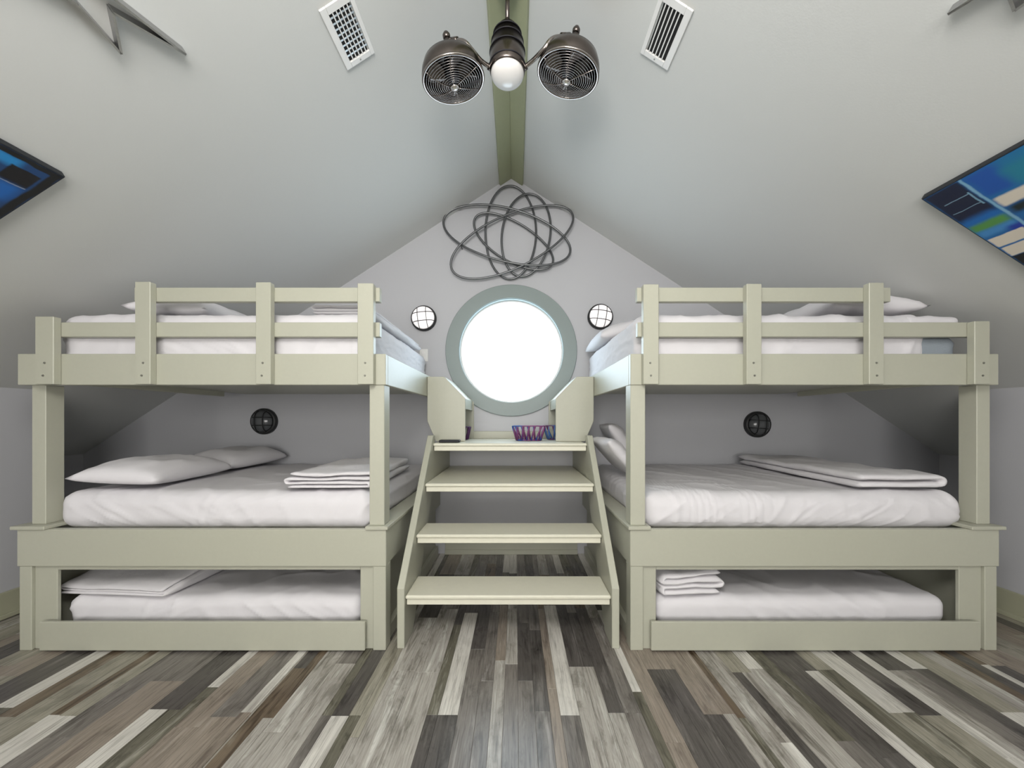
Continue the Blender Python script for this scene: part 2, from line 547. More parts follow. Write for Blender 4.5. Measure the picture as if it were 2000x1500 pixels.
# ------------------------------------------------------------------ floor planks
# left edge of each row as a pixel on the photograph's floor, colour beyond the joint, joint (pixel row), colour before it
rows = [
    (72, 1255, 'G', 1300, 'T'), (110, 1258, 'T', 1320, 'G'), (150, 1261, 'D', 1392, 'D'), (207, 1261, 'W', 1382, 'S'),
    (235, 1262, 'B', 1400, 'G'), (237, 1277, 'G', 1450, 'L'), (200, 1322, 'G', 1410, 'G'), (93, 1398, 'B', 1396, 'W'), (115, 1398, 'G', 1398, 'W'),
    (150, 1398, 'M', 1440, 'M'), (200, 1398, 'M', 1330, 'T'), (292, 1385, 'D', 1385, 'W'), (328, 1385, 'D', 1386, 'S'),
    (355, 1385, 'W', 1342, 'S'), (379, 1385, 'T', 1420, 'T'), (425, 1385, 'M', 1400, 'T'), (470, 1391, 'W', 1391, 'T'), (491, 1391, 'G', 1365, 'S'),
    (572, 1306, 'D', 1305, 'B'), (595, 1306, 'B', 1402, 'L'), (612, 1306, 'L', 1430, 'L'), (648, 1306, 'M', 1296, 'L'),
    (628, 1397, 'S', 1397, 'M'), (648, 1397, 'D', 1398, 'W'), (682, 1397, 'G', 1397, 'S'), (705, 1397, 'G', 1440, 'L'),
    (722, 1397, 'L', 1310, 'L'), (778, 1397, 'L', 1313, 'L'), (833, 1397, 'S', 1396, 'D'), (855, 1397, 'W', 1396, 'D'),
    (894, 1397, 'D', 1268, 'M'), (930, 1397, 'M', 1330, 'M'), (958, 1397, 'T', 1290, 'L'), (983, 1397, 'L', 1297, 'M'), (1012, 1397, 'D', 1330, 'M'),
    (1045, 1397, 'D', 1390, 'M'), (1075, 1397, 'T', 1345, 'T'), (1095, 1397, 'W', 1397, 'M'), (1132, 1397, 'D', 1302, 'L'), (1162, 1397, 'D', 1302, 'L'), (1190, 1397, 'D', 1392, 'L'),
    (1222, 1397, 'M', 1392, 'M'), (1255, 1397, 'W', 1351, 'S'), (1274, 1397, 'T', 1450, 'T'), (1311, 1397, 'T', 1307, 'D'), (1345, 1397, 'T', 1307, 'D'), (1375, 1395, 'T', 1395, 'D'),
    (1412, 1395, 'T', 1394, 'L'), (1436, 1395, 'B', 1402, 'S'), (1452, 1395, 'L', 1430, 'L'), (1478, 1395, 'L', 1450, 'W'),
    (1500, 1395, 'G', 1313, 'D'), (1522, 1395, 'G', 1313, 'L'), (1545, 1395, 'W', 1306, 'L'), (1580, 1395, 'S', 1447, 'M'), (1617, 1395, 'D', 1480, 'D'), (1645, 1395, 'D', 1470, 'D'),
    (1670, 1395, 'D', 1310, 'W'), (1700, 1395, 'G', 1308, 'S'), (1740, 1395, 'W', 1392, 'G'), (1768, 1395, 'W', 1391, 'S'), (1793, 1395, 'D', 1397, 'G'),
    (1838, 1395, 'W', 1480, 'W'), (1862, 1395, 'D', 1309, 'L'), (1890, 1395, 'D', 1309, 'M'), (1925, 1395, 'W', 1306, 'D'), (1812, 1306, 'G', 1391, 'W'), (1850, 1306, 'L', 1391, 'T'),
    (1885, 1306, 'B', 1400, 'T'), (1905, 1306, 'D', 1400, 'D'), (1930, 1306, 'B', 1298, 'W'), (1945, 1306, 'T', 1300, 'D'), (1975, 1306, 'T', 1330, 'T'),
]
edges = []
for (px, py, c0, pj, c1) in rows:
    D = F * CZ / (py - VY)
    edges.append((PX(px, D), c0, F * CZ / (pj - VY), c1))
edges.sort(key=lambda e: e[0])
rnd = random.Random(5)
x = edges[0][0]
while x > -XK + 0.1:
    x -= rnd.choice((0.09, 0.12, 0.15))
    edges.insert(0, (max(x, -XK), rnd.choice('GTMLD'), rnd.uniform(1.7, 2.4), rnd.choice('GTMLD')))
x = edges[-1][0]
while x < XK - 0.16:
    x += rnd.choice((0.09, 0.12, 0.15))
    edges.append((x, rnd.choice('GTMLD'), rnd.uniform(1.7, 2.4), rnd.choice('GTMLD')))
NPL = 0
for i, (x0, c0, yj, c1) in enumerate(edges):
    x1 = edges[i + 1][0] if i + 1 < len(edges) else XK
    if x1 - x0 < 0.012: continue
    far = 2.25 + rnd.uniform(0, 0.35) if yj < 1.9 else yj + rnd.uniform(0.5, 0.9)
    centre = abs((x0 + x1) / 2) < 0.72
    segs = [(0.85, yj, c1), (yj, far, c0)]
    if centre:
        mid = min(far + rnd.uniform(0.35, 0.7), 3.4)
        segs += [(far, mid, rnd.choice('DDMTSLMB')), (mid, YB, rnd.choice('DDMTSLMW'))]
    else:
        segs += [(far, YB, rnd.choice('DMTLG'))]
    for (a, b_, c) in segs:
        if b_ - a < 0.03: continue
        box('plank', x0 + 0.0004, x1 - 0.0004, a + 0.0004, b_ - 0.0004, -0.0065, 0.0, PL[c], floor, 0.0006)
        NPL += 1
print('planks', NPL)

# ------------------------------------------------------------------ bunk beds
FRONT = 2.095
def bunk(s, label, X):
    """s=-1 left, +1 right; X(name) gives measured positions"""
    e = empty('bunk_bed', (s * 1.72, FRONT, 0), label, 'bunk bed')
    sg = M['sage']
    xi, xo = s * 0.69, s * 2.755           # inner and outer end of the frame
    def B(name, x0, x1, y0, y1, z0, z1, mat=sg, par=e, bev=0.003):
        return box(name, min(x0, x1), max(x0, x1), y0, y1, z0, z1, mat, par, bev)
    # base: corner posts, front board, framed opening
    B('corner_post', xi, xi + s * 0.072, FRONT - 0.012, FRONT + 0.07, 0, 0.475)
    B('corner_post', xo - s * 0.068, xo, FRONT - 0.012, FRONT + 0.07, 0, 0.475)
    B('front_board', xi - s * 0.003, xo + s * 0.008, FRONT - 0.016, FRONT + 0.022, 0.475, 0.683)
    B('stile', xi + s * 0.072, xi + s * 0.150, FRONT + 0.004, FRONT + 0.024, 0, 0.475)
    B('stile', xo - s * 0.068, xo - s * 0.195, FRONT + 0.004, FRONT + 0.024, 0, 0.475)
    B('top_rail', xi + s * 0.150, xo - s * 0.195, FRONT + 0.004, FRONT + 0.024, 0.448, 0.475)
    # inner end: side board, recessed panel with its own base, ledge
    B('side_board', xi, xi + s * 0.03, FRONT + 0.022, YB - 0.002, 0.475, 0.683)
    B('side_panel', xi + s * 0.045, xi + s * 0.065, FRONT + 0.07, YB - 0.002, 0, 0.475)
    B('side_baseboard', xi + s * 0.012, xi + s * 0.045, FRONT + 0.07, YB - 0.036, 0, 0.085)
    B('ledge', xi - s * 0.016, xi + s * 0.105, FRONT + 0.095, YB - 0.002, 0.683, 0.703)
    B('post_cap', xi - s * 0.016, xi + s * 0.110, FRONT - 0.03, FRONT + 0.095, 0.683, 0.703)
    B('post_cap', xo - s * 0.16, xo + s * 0.032, FRONT - 0.03, FRONT + 0.125, 0.683, 0.703)
    B('outer_side_board', xo - s * 0.03, xo, FRONT + 0.022, YB - 0.002, 0.475, 0.683)
    B('outer_side_panel', xo - s * 0.055, xo - s * 0.035, FRONT + 0.07, YB - 0.002, 0, 0.475)
    B('lower_deck', xi + s * 0.032, xo - s * 0.032, FRONT + 0.024, YB - 0.004, 0.60, 0.655)
    # uprights
    B('upright', X['in0'], X['in1'], FRONT - 0.004, FRONT + 0.086, 0.703, 1.50)
    B('upright', X['out0'], X['out1'], FRONT + 0.02, FRONT + 0.11, 0.703, 1.50)
    # upper bunk
    zb, zt = 1.497, 1.672
    B('upper_front_board', xi, xo + s * 0.01, FRONT - 0.012, FRONT + 0.026, zb, zt)
    B('upper_side_board', xi, xi + s * 0.035, FRONT + 0.026, YB - 0.002, zb, zt)
    B('upper_outer_rail', xo - s * 0.20, xo - s * 0.16, FRONT + 0.026, 3.3, zb + 0.012, 1.60)
    B('upper_deck', xi + s * 0.037, xo - s * 0.16, FRONT + 0.026, YB - 0.004, 1.55, 1.605)
    # guard rail
    for (a, b_, top) in X['posts']:
        g = B('guard_post', a, b_, FRONT - 0.05, FRONT - 0.012, zb, top)
        m = (a + b_) / 2
        for z in (1.545, 1.615):
            bm = bmesh.new()
            bmesh.ops.create_cone(bm, cap_ends=True, segments=10, radius1=0.006, radius2=0.005, depth=0.004)
            link('screw', bm_mesh(bm, 'screw'), M['screw'], g, (m + rnd.uniform(-.006, .006), FRONT - 0.0515, z), RX90)
    a, b_ = X['rail_hi']; B('guard_rail', a, b_, FRONT - 0.012, FRONT + 0.022, 1.966, 2.046)
    a, b_ = X['rail_lo']; B('guard_rail', a, b_, FRONT - 0.012, FRONT + 0.022, 1.768, 1.850)
    return e
dg = FRONT - 0.05
def gp(a, b_, top): return (PX(a, dg), PX(b_, dg), PZ(top, dg))
bunk(-1, 'sage painted bunk bed with two flat pillows and a squarish folded blanket below', dict(
    in0=PX(722, FRONT), in1=PX(751, FRONT), out0=PX(62, FRONT + .02), out1=PX(89, FRONT + .02),
    posts=[gp(263, 293, 550), gp(499, 528, 551), gp(698, 729, 553), gp(68, 104, 618)],
    rail_hi=(PX(266, FRONT), PX(743, FRONT)), rail_lo=(PX(102, FRONT), PX(743, FRONT))))
bunk(1, 'sage painted bunk bed with a long folded blanket and propped pillows on its lower mattress', dict(
    in0=PX(1231, FRONT), in1=PX(1260, FRONT), out0=PX(1908, FRONT + .02), out1=PX(1934, FRONT + .02),
    posts=[gp(1257, 1287, 555), gp(1459, 1488, 554), gp(1698, 1727, 552), gp(1904, 1934, 627)],
    rail_hi=(PX(1243, FRONT), PX(1736, FRONT)), rail_lo=(PX(1244, FRONT), PX(1906, FRONT))))

# ------------------------------------------------------------------ mattresses
def mattress(name, x0, x1, y0, y1, z0, z1, r, label, mat, wr=0.004, parent=None, seed=0, res=0.017, pleats=None, top_puff=0.0):
    h = Vector(((x1 - x0) / 2, (y1 - y0) / 2, (z1 - z0) / 2))
    c = Vector(((x0 + x1) / 2, (y0 + y1) / 2, (z0 + z1) / 2))
    n = [max(4, int(2 * h[i] / (res if i < 2 else res * 0.6))) for i in range(3)]
    bm = bmesh.new()
    vd = {}
    so = Vector((seed * 3.7, seed * 1.9, seed * 5.3))
    def vert(i, j, k):
        key = (i, j, k)
        if key in vd: return vd[key]
        p = Vector((-h.x + 2 * h.x * i / n[0], -h.y + 2 * h.y * j / n[1], -h.z + 2 * h.z * k / n[2]))
        q = Vector([max(-(h[a] - r), min(h[a] - r, p[a])) for a in range(3)])
        d = p - q
        nr = d.normalized() if d.length > 1e-6 else Vector((0, 0, 1))
        o = q + nr * r if d.length > 1e-6 else p
        # wrinkles: soft undulation, and slanting creases on the drop
        w = 0.5 * fbm(Vector((o.x * 2.2, o.y * 2.2, o.z * 3)) + so, 2)
        side = max(0.0, -nr.y) + abs(nr.x)
        slant = o.x * 7 + o.z * 9 * math.sin(o.x * 2.1 + seed)
        cr = 1 - abs(mnoise.noise(Vector((slant, o.z * 4, seed + o.y))))
        w += side * 2.2 * (cr ** 6 - 0.2) * (0.3 + abs(mnoise.noise(Vector((o.x * 1.7, 3.1, seed)))) * 2)
        cr2 = 1 - abs(mnoise.noise(Vector((o.x * 3.1 + o.y * 1.5, o.y * 1.1 - o.x, seed * 2.0))))
        w += max(0, nr.z) * 1.8 * (cr2 ** 8)
        fan_ = o.x * 11 + o.z * 22 * math.sin(o.x * 3.3 + seed * 1.7)
        cr3 = 1 - abs(mnoise.noise(Vector((fan_, o.z * 2, seed * 3.0 + o.y * 6))))
        w += side * 2.4 * cr3 ** 14 * max(0.0, mnoise.noise(Vector((o.x * 2.3, seed * 1.3, 0.7))) + 0.25)
        cr4 = 1 - abs(mnoise.noise(Vector((o.x * 1.2 - o.y * 3.4, o.y * 0.8 + o.x * 5.0, seed * 2.7))))
        w += max(0, nr.z) * 0.9 * cr4 ** 16
        if pleats:
            for (pc_, pw, ang) in pleats:
                u = o.x - (pc_ - c.x) + ang * (o.y + h.y)
                if abs(u) < pw and nr.z > -0.5:
                    w += 1.5 * math.cos(u / pw * math.pi / 2) * (0.5 + 0.5 * math.cos(u * 2 * math.pi / 0.04)) * max(0.3, 1 - (o.y + h.y) / 1.1)
        o = o + nr * w * wr
        if nr.z > 0.3: o.z += top_puff * (1 - (o.x / h.x) ** 2) * (1 - (o.y / h.y) ** 2)
        vd[key] = bm.verts.new(o)
        return vd[key]
    for ax in range(3):
        a, b_ = [(1, 2), (0, 2), (0, 1)][ax]
        for end in (0, n[ax]):
            for i in range(n[a]):
                for j in range(n[b_]):
                    f = []
                    for (di, dj) in ((0, 0), (1, 0), (1, 1), (0, 1)):
                        idx = [0, 0, 0]
                        idx[ax] = end; idx[a] = i + di; idx[b_] = j + dj
                        f.append(vert(*idx))
                    bm.faces.new(f)
    o = link(name, bm_mesh(bm, name), mat, parent, c, smooth=True)
    if label: tag(o, label, 'mattress')
    return o

SH = M['sheet']
mattress('mattress', -2.60, -0.82, 2.135, 3.57, 1.606, 1.918, 0.07, 'white sheeted mattress on the upper bunk beside the lit lamp and the outlet', SH, seed=1)
mattress('mattress', -2.640, -0.795, 2.145, 3.575, 0.656, 0.878, 0.085, 'white sheeted mattress on the lower bunk holding a squarish folded blanket and two pillows', SH, seed=2, wr=0.005)
um = empty('mattress', (1.65, 2.8, 1.606), 'upper bunk mattress whose sheet slips off its blue-grey end', 'mattress')
mattress('mattress_core', 0.77, 2.625, 2.150, 3.565, 1.606, 1.80, 0.06, None, M['ticking'], parent=um, seed=3, wr=0.001)
mattress('fitted_sheet', 0.745, 2.45, 2.140, 3.572, 1.615, 1.918, 0.075, None, SH, parent=um, seed=4, wr=0.006)
mattress('sheet_end', 2.30, 2.62, 2.135, 3.4, 1.80, 1.905, 0.04, None, SH, parent=um, seed=5, wr=0.004)
mattress('mattress', 0.786, 2.665, 2.14, 3.575, 0.656, 0.872, 0.09, 'white sheeted mattress with pleated creases on the lower bunk, long blanket on it', SH, seed=6, wr=0.005,
         res=0.014, pleats=[(1.12, 0.16, 0.42), (1.42, 0.10, 0.25), (0.98, 0.03, 0.5)])

# trundles: low rolling beds behind the framed openings
def trundle(s, x0, x1, m0, m1, label, mlabel, seed):
    e = empty('trundle_bed', ((x0 + x1) / 2, FRONT, 0), label, 'trundle bed')
    box('front_board', x0, x1, FRONT - 0.034, FRONT - 0.014, 0.012, 0.172, M['sage'], e)
    box('tray', m0 - 0.01, m1 + 0.01, FRONT + 0.03, 3.25, 0.05, 0.10, M['sage'], e)
    for x in (m0 + 0.08, m1 - 0.08):
        for y in (FRONT + 0.12, 3.1):
            bm = bmesh.new()
            bmesh.ops.create_cone(bm, cap_ends=True, segments=16, radius1=0.025, radius2=0.025, depth=0.02)
            link('caster', bm_mesh(bm, 'caster'), M['black'], e, (x, y, 0.025), (0, R(90), 0))
    box('bracket', m0 + 0.3, m1 - 0.3, FRONT - 0.014, FRONT + 0.03, 0.05, 0.10, M['sage'], e)
    return mattress('mattress', m0, m1, FRONT + 0.045, 3.15, 0.10, 0.268, 0.06, mlabel, SH, seed=seed, wr=0.005)
trundle(-1, PX(78, FRONT - .03), PX(713, FRONT - .03), -2.56, -0.855, 'sage trundle bed carrying a flat folded blanket, under the bunk with two flat pillows',
        'white trundle mattress under the bunk, flat folded blanket on its far end', 7)
trundle(1, PX(1272, FRONT - .03), PX(1914, FRONT - .03), 0.85, 2.56, 'sage trundle bed carrying a rolled blanket, under the bunk with propped pillows',
        'white trundle mattress with a rolled blanket at the end by the steps', 8)

# ------------------------------------------------------------------ folded blankets
def blanket(name, x0, x1, y0, y1, z, layers, t, label, axis='x', seed=0, amp=0.008, rot=0.0, flip=False, droop=0.0, taper=0.0, wedge=0.0):
    L = (x1 - x0) if axis == 'x' else (y1 - y0)
    W = (y1 - y0) if axis == 'x' else (x1 - x0)
    a = L / 2 - t / 2
    path = []
    nseg = 22
    rr = random.Random(seed)
    for i in range(layers):
        zz = (i + 0.5) * t
        us = [-a + 2 * a * k / nseg for k in range(nseg + 1)]
        ext = [rr.uniform(-0.02, 0.008), rr.uniform(-0.02, 0.008)]
        if i % 2: us = us[::-1]
        for u in us:
            path.append((u * (1 + (ext[0] if u < 0 else ext[1])), zz))
        if i < layers - 1:
            sgn = 1 if i % 2 == 0 else -1
            for k in range(1, 6):
                th = -math.pi / 2 + math.pi * k / 6
                path.append((sgn * (a + math.cos(th) * t / 2), zz + t / 2 + math.sin(th) * t / 2))
    P2 = [Vector((u if not flip else -u, zz)) for u, zz in path]
    n = len(P2)
    nm = []
    for i in range(n):
        tg = (P2[min(i + 1, n - 1)] - P2[max(0, i - 1)]).normalized()
        nm.append(Vector((-tg.y, tg.x)))
    half = 0.47 * t
    nv = max(10, int(W / 0.035))
    bm = bmesh.new()
    rings = []
    so = Vector((seed * 2.3, seed * 4.1, 0))
    for j in range(nv + 1):
        v = -W / 2 + W * j / nv
        e = min(j, nv - j)
        sh = [0.35, 0.8, 1.0][min(e, 2)]
        ring = []
        for side in (1, -1):
            lst = range(n) if side == 1 else range(n - 1, -1, -1)
            for i in lst:
                e2 = min(i, n - 1 - i)
                q = P2[i] + nm[i] * side * half * sh * (0.5 if e2 == 0 else 1.0)
                u, zz = q.x, q.y
                lay = zz / t
                w1 = fbm(Vector((u * 4, v * 4, lay * 0.5)) + so, 3) * amp
                w2 = fbm(Vector((v * 3.0, lay * 0.9, u * 0.5)) + so * 2, 2) * amp * 1.6
                hz = zz + w1 * (zz / (layers * t) + 0.15)
                hz = hz * (1 - taper * (v / W + 0.5)) * (1 - wedge * max(0.0, 1 - (v / W + 0.5) * 2.2)) - droop * max(0, abs(u) / a - 0.6) ** 2
                ring.append(bm.verts.new((u + w2, v + w2 * 0.6, max(hz, 0.001)) if axis == 'x' else (v + w2 * 0.6, u + w2, max(hz, 0.001))))
        rings.append(ring)
    m = 2 * n
    for j in range(nv):
        for i in range(m):
            k = (i + 1) % m
            bm.faces.new((rings[j][i], rings[j][k], rings[j + 1][k], rings[j + 1][i]))
    for rg in (rings[0], rings[-1]):
        for i in range(n - 1):
            bm.faces.new((rg[i], rg[i + 1], rg[m - 2 - i], rg[m - 1 - i]))
    o = link(name, bm_mesh(bm, name), M['blanket'], None, ((x0 + x1) / 2, (y0 + y1) / 2, z), (0, 0, rot), smooth=True)
    return tag(o, label, 'blanket', None)

blanket('blanket', -1.32, -0.83, 2.17, 3.05, 0.892, 4, 0.025, 'squarish white blanket folded in layers beside the inner upright of the lower bunk', 'x', 1, 0.012, rot=R(2))
blanket('blanket', -1.17, -0.83, 2.20, 3.38, 1.929, 3, 0.020, 'thin white blanket folded on the upper bunk end near the outlet', 'x', 2, 0.008)
blanket('blanket', 2.09, 2.60, 2.19, 3.46, 0.888, 2, 0.044, 'long white blanket folded lengthwise along the lower bunk mattress', 'x', 3, 0.010, rot=R(-1.5))
blanket('blanket', -2.62, -1.94, 2.15, 2.85, 0.280, 3, 0.036, 'flat folded white blanket lying on the trundle mattress', 'x', 4, 0.014, rot=R(-4), wedge=0.6)
blanket('blanket', 0.875, 1.235, 2.145, 2.75, 0.280, 4, 0.034, 'rolled white blanket bunched on the trundle mattress by the steps', 'x', 5, 0.022, flip=True, rot=R(4))

# ------------------------------------------------------------------ pillows
def pillow(w, d, t, loc, rot, label, seed=0, group=None, flat=0.55):
    N_ = 30
    bm = bmesh.new()
    so = Vector((seed * 3.1, seed * 1.3, seed * 2.2))
    top, bot = {}, {}
    for i in range(N_ + 1):
        for j in range(N_ + 1):
            u, v = -1 + 2 * i / N_, -1 + 2 * j / N_
            x = w / 2 * u * (1 - 0.07 * (1 - v * v) * 0 - 0.05 * (1 - abs(v) ** 3) * abs(u))
            y = d / 2 * v * (1 - 0.05 * (1 - abs(u) ** 3) * abs(v))
            prof = max(0, (1 - abs(u) ** 3.0) * (1 - abs(v) ** 3.0)) ** 0.45
            wr = fbm(Vector((u * 1.6, v * 2.2, 0)) + so, 3) * 0.012
            edge = (1 - abs(mnoise.noise(Vector((u * 5, v * 5, seed))))) ** 5 * 0.006 * (1 - prof)
            zt = t * (1 - flat * 0.5) * prof + wr * prof + edge
            zb = -t * flat * 0.5 * prof
            top[i, j] = bm.verts.new((x, y, zt))
            if i in (0, N_) or j in (0, N_): bot[i, j] = top[i, j]
            else: bot[i, j] = bm.verts.new((x, y, zb))
    for i in range(N_):
        for j in range(N_):
            bm.faces.new((top[i, j], top[i + 1, j], top[i + 1, j + 1], top[i, j + 1]))
            bm.faces.new((bot[i, j], bot[i, j + 1], bot[i + 1, j + 1], bot[i + 1, j]))
    o = link('pillow', bm_mesh(bm, 'pillow'), SH, None, loc, rot, smooth=True)
    return tag(o, label, 'pillow', group)

pillow(0.48, 0.70, 0.15, (-2.35, 2.50, 0.942), (0, R(3), R(5)), 'white pillow on the lower bunk, nearer its front edge, overlapping the other', 1)
pillow(0.46, 0.66, 0.16, (-2.38, 3.215, 0.944), (R(2), 0, R(-4)), 'white pillow on the lower bunk, pushed back against the gable wall', 2)
pillow(0.50, 0.62, 0.14, (-2.07, 2.52, 1.972), (0, R(2), R(0)), 'white pillow lying flat on the upper bunk that also holds a thin folded blanket', 3)
pillow(0.58, 0.66, 0.15, (2.215, 2.52, 1.985), (0, R(2), R(0)), 'plump white pillow on the upper bunk above the slipped sheet end', 4)
pillow(0.46, 0.66, 0.14, (0.92, 3.17, 1.995), (0, R(-14), 0), 'white pillow hanging toward the round window on the upper bunk', 5)
pillow(0.33, 0.52, 0.12, (0.775, 2.78, 1.028), (0, R(48), R(2)), 'white pillow propped beside the steps, leaning in front of another', 6)
pillow(0.42, 0.46, 0.14, (0.955, 3.315, 1.085), (0, R(54), R(-3)), 'white pillow propped behind another one beside the steps, nearer the gable wall', 7)

# ------------------------------------------------------------------ steps with shelf nooks
st = empty('bunk_steps', (0, 2.1, 0), 'sage painted open wooden steps between the two bunk beds', 'steps')
SW = 0.632
for s in (-1, 1):
    pts = [(2.10, 0), (2.10, 0.342), (2.83, 1.18), (2.90, 1.18), (2.90, 0.90), (2.28, 0.0)]
    prism('stringer', pts, 'x', s * (SW - 0.042), s * SW, M['sage'], st, 0.003)
    pts = [(2.905, 0.80), (2.905, 1.098), (3.59, 1.098), (3.59, 0.80)]
    prism('cubby_side', pts, 'x', s * (SW - 0.036), s * (SW - 0.006), M['sage'], st, 0.002)
TW = SW - 0.0425
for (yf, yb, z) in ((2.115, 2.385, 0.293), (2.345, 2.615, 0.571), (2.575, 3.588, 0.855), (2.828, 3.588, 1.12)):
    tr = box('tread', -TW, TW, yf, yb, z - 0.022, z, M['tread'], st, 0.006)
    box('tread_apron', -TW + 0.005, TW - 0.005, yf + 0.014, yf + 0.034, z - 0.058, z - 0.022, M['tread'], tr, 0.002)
box('platform_backstop', -0.37, 0.37, 3.575, 3.592, 1.12, 1.19, M['sage'], st)

for s, nm in ((-1, 'under the outlet'), (1, 'beside the propped pillows')):
    nk = empty('shelf_nook', (s * 0.54, 3.065, 1.12), 'sage shelf nook with a chamfered front panel on the step platform, %s' % nm, 'shelf')
    xin, xout = 0.374, 0.688
    z0, z1 = 1.121, 1.657
    poly = [(s * xin, z0), (s * xin, 1.478), (s * 0.548, z1), (s * xout, z1), (s * xout, 1.29), (s * 0.616, z0)]
    prism('front_panel', poly, 'y', 3.055, 3.077, M['sage'], nk, 0.003)
    poly2 = [(s * (xin - 0.012), z0), (s * (xin - 0.012), 1.47), (s * 0.548, z1 - 0.004), (s * (xout - 0.01), z1 - 0.004), (s * (xout - 0.01), 1.29), (s * 0.616, z0)]
    prism('back_panel', poly2, 'y', 3.568, 3.590, M['sage'], nk, 0.003)
    lid = [(s * xin, 1.478), (s * 0.548, z1), (s * 0.548, z1 - 0.026), (s * (xin + 0.018), 1.470), (s * (xin + 0.018), 1.39), (s * xin, 1.39)]
    prism('sloped_cover', lid, 'y', 3.078, 3.567, M['sage'], nk, 0.002)
    box('nook_top', s * 0.549, s * 0.684, 3.078, 3.567, z1 - 0.02, z1, M['sage'], nk)
    box('nook_side', s * 0.660, s * 0.684, 3.078, 3.567, 1.29, z1 - 0.021, M['sage'], nk)

# ------------------------------------------------------------------ baskets and phone on the platform
def lattice_mat(name, c0, c1):
    m, nt, b = new_mat(name)
    tc = nt.nodes.new('ShaderNodeTexCoord')
    sp = nt.nodes.new('ShaderNodeSeparateXYZ')
    nt.links.new(tc.outputs['Generated'], sp.inputs[0])
    r = nt.nodes.new('ShaderNodeValToRGB')
    e = r.color_ramp.elements
    e[0].position, e[0].color = 0.22, (*c0, 1)
    e[1].position, e[1].color = 0.36, (*c1, 1)
    nt.links.new(sp.outputs[0], r.inputs[0])
    nt.links.new(r.outputs[0], b.inputs['Base Color'])
    b.inputs['Roughness'].default_value = 0.35
    return m
M['weave_bp'] = lattice_mat('blue_to_plum_plastic', (0.012, 0.07, 0.30), (0.16, 0.035, 0.13))
M['weave_p'] = lattice_mat('plum_plastic', (0.10, 0.02, 0.10), (0.06, 0.012, 0.07))
M['weave_b'] = lattice_mat('plum_and_blue_plastic', (0.09, 0.015, 0.075), (0.05, 0.13, 0.34))

def basket(loc, r0, r1, h, mat, label, n=18, sq=0.7):
    e = empty('lattice_basket', loc, label, 'basket', 'plastic baskets on the step platform')
    def ring(r, z, k, nn):
        a = 2 * math.pi * k / nn
        c, s_ = math.cos(a), math.sin(a)
        m = (abs(c) ** 4 + abs(s_) ** 4) ** 0.25
        return Vector((r * c / m, r * sq * s_ / m, z))
    loc = Vector(loc)
    tube('rim', [ring(r1, h, k, 40) for k in range(40)], 0.0045, mat, e, 6, True, origin=loc)
    tube('base_ring', [ring(r0, 0.005, k, 40) for k in range(40)], 0.005, mat, e, 6, True, origin=loc)
    for k in range(n):
        tube('strut', [ring(r0, 0.005, k, n), ring(r1, h, k + 0.5, n)], 0.0075, mat, e, 5, origin=loc)
        tube('strut', [ring(r0, 0.005, k + 0.7, n), ring(r1, h, k + 0.2, n)], 0.0035, mat, e, 5, origin=loc)
    bm = bmesh.new()
    bm.faces.new([bm.verts.new(ring(r0, 0.002, k, 40)) for k in range(40)])
    fl = bmesh.ops.extrude_face_region(bm, geom=bm.faces[:])
    bmesh.ops.translate(bm, vec=(0, 0, 0.003), verts=[v for v in fl['geom'] if isinstance(v, bmesh.types.BMVert)])
    link('base', bm_mesh(bm, 'base'), mat, e, loc)
    return e
basket((0.155, 3.20, 1.1215), 0.105, 0.14, 0.125, M['weave_bp'], 'blue and plum lattice plastic basket in the open on the step platform')
basket((0.44, 3.36, 1.1215), 0.105, 0.145, 0.125, M['weave_b'], 'plum and blue lattice basket half inside the nook beside the propped pillows')
basket((-0.49, 3.33, 1.1215), 0.10, 0.125, 0.115, M['weave_p'], 'dark plum lattice basket inside the nook under the outlet')
ph = box('phone', PX(858, 2.93), PX(898, 2.93), 2.90, 2.99, 1.1215, 1.141, M['black'], None, 0.006)
tag(ph, 'black rounded phone lying in front of the nook panel on the platform', 'phone')

# ------------------------------------------------------------------ bulkhead wall lamps
def bulkhead(px, py, rad, lit, label, roll=0.0):
    x, z = PX(px, YB - 0.03), PZ(py, YB - 0.03)
    e = empty('bulkhead_lamp', (x, YB, z), label, 'wall lamp', 'round caged wall lamps on the gable wall')
    o = (x, YB - 0.0005, z)
    link('lamp_base', lathe_mesh('lamp_base', [(0, 0), (rad, 0), (rad, 0.028), (rad * 0.97, 0.036), (rad * (0.92 if lit else 0.84), 0.044), (rad * (0.88 if lit else 0.80), 0.040), (0, 0.040)]), M['lampdark'], e, o, RX90, True)
    gr_ = 0.88 if lit else 0.80
    dome = [(rad * gr_ * math.cos(a), 0.0405 + 0.055 * math.sin(a)) for a in [math.pi / 2 * k / 8 for k in range(9)]]
    dome[-1] = (0, dome[-1][1])
    link('lamp_glass', lathe_mesh('lamp_glass', [(0, 0.0405)] + dome), M['litglass'] if lit else M['offglass'], e, o, RX90, True)
    def cage_pt(u, v):
        rr = min(1, math.sqrt(u * u + v * v))
        return Vector((u * rad * (gr_ + 0.04), v * rad * (gr_ + 0.04), 0.044 + 0.06 * math.sqrt(max(0, 1 - rr * rr))))
    for k, off in enumerate((-0.36, 0.36)):
        for vert in (True, False):
            m = math.sqrt(1 - off * off)
            pts = []
            for q in range(13):
                tt = -m + 2 * m * q / 12
                u, v = (off, tt) if vert else (tt, off)
                c, s_ = math.cos(roll), math.sin(roll)
                pts.append(cage_pt(u * c - v * s_, u * s_ + v * c))
            tube('cage_bar', pts, 0.0032 if lit else 0.0045, M['lampdark'], e, 6, origin=o, rot=RX90)
    return e
bulkhead(827, 621, 0.122, True, 'lit white bulkhead wall lamp above the outlet, beside the round window', R(6))
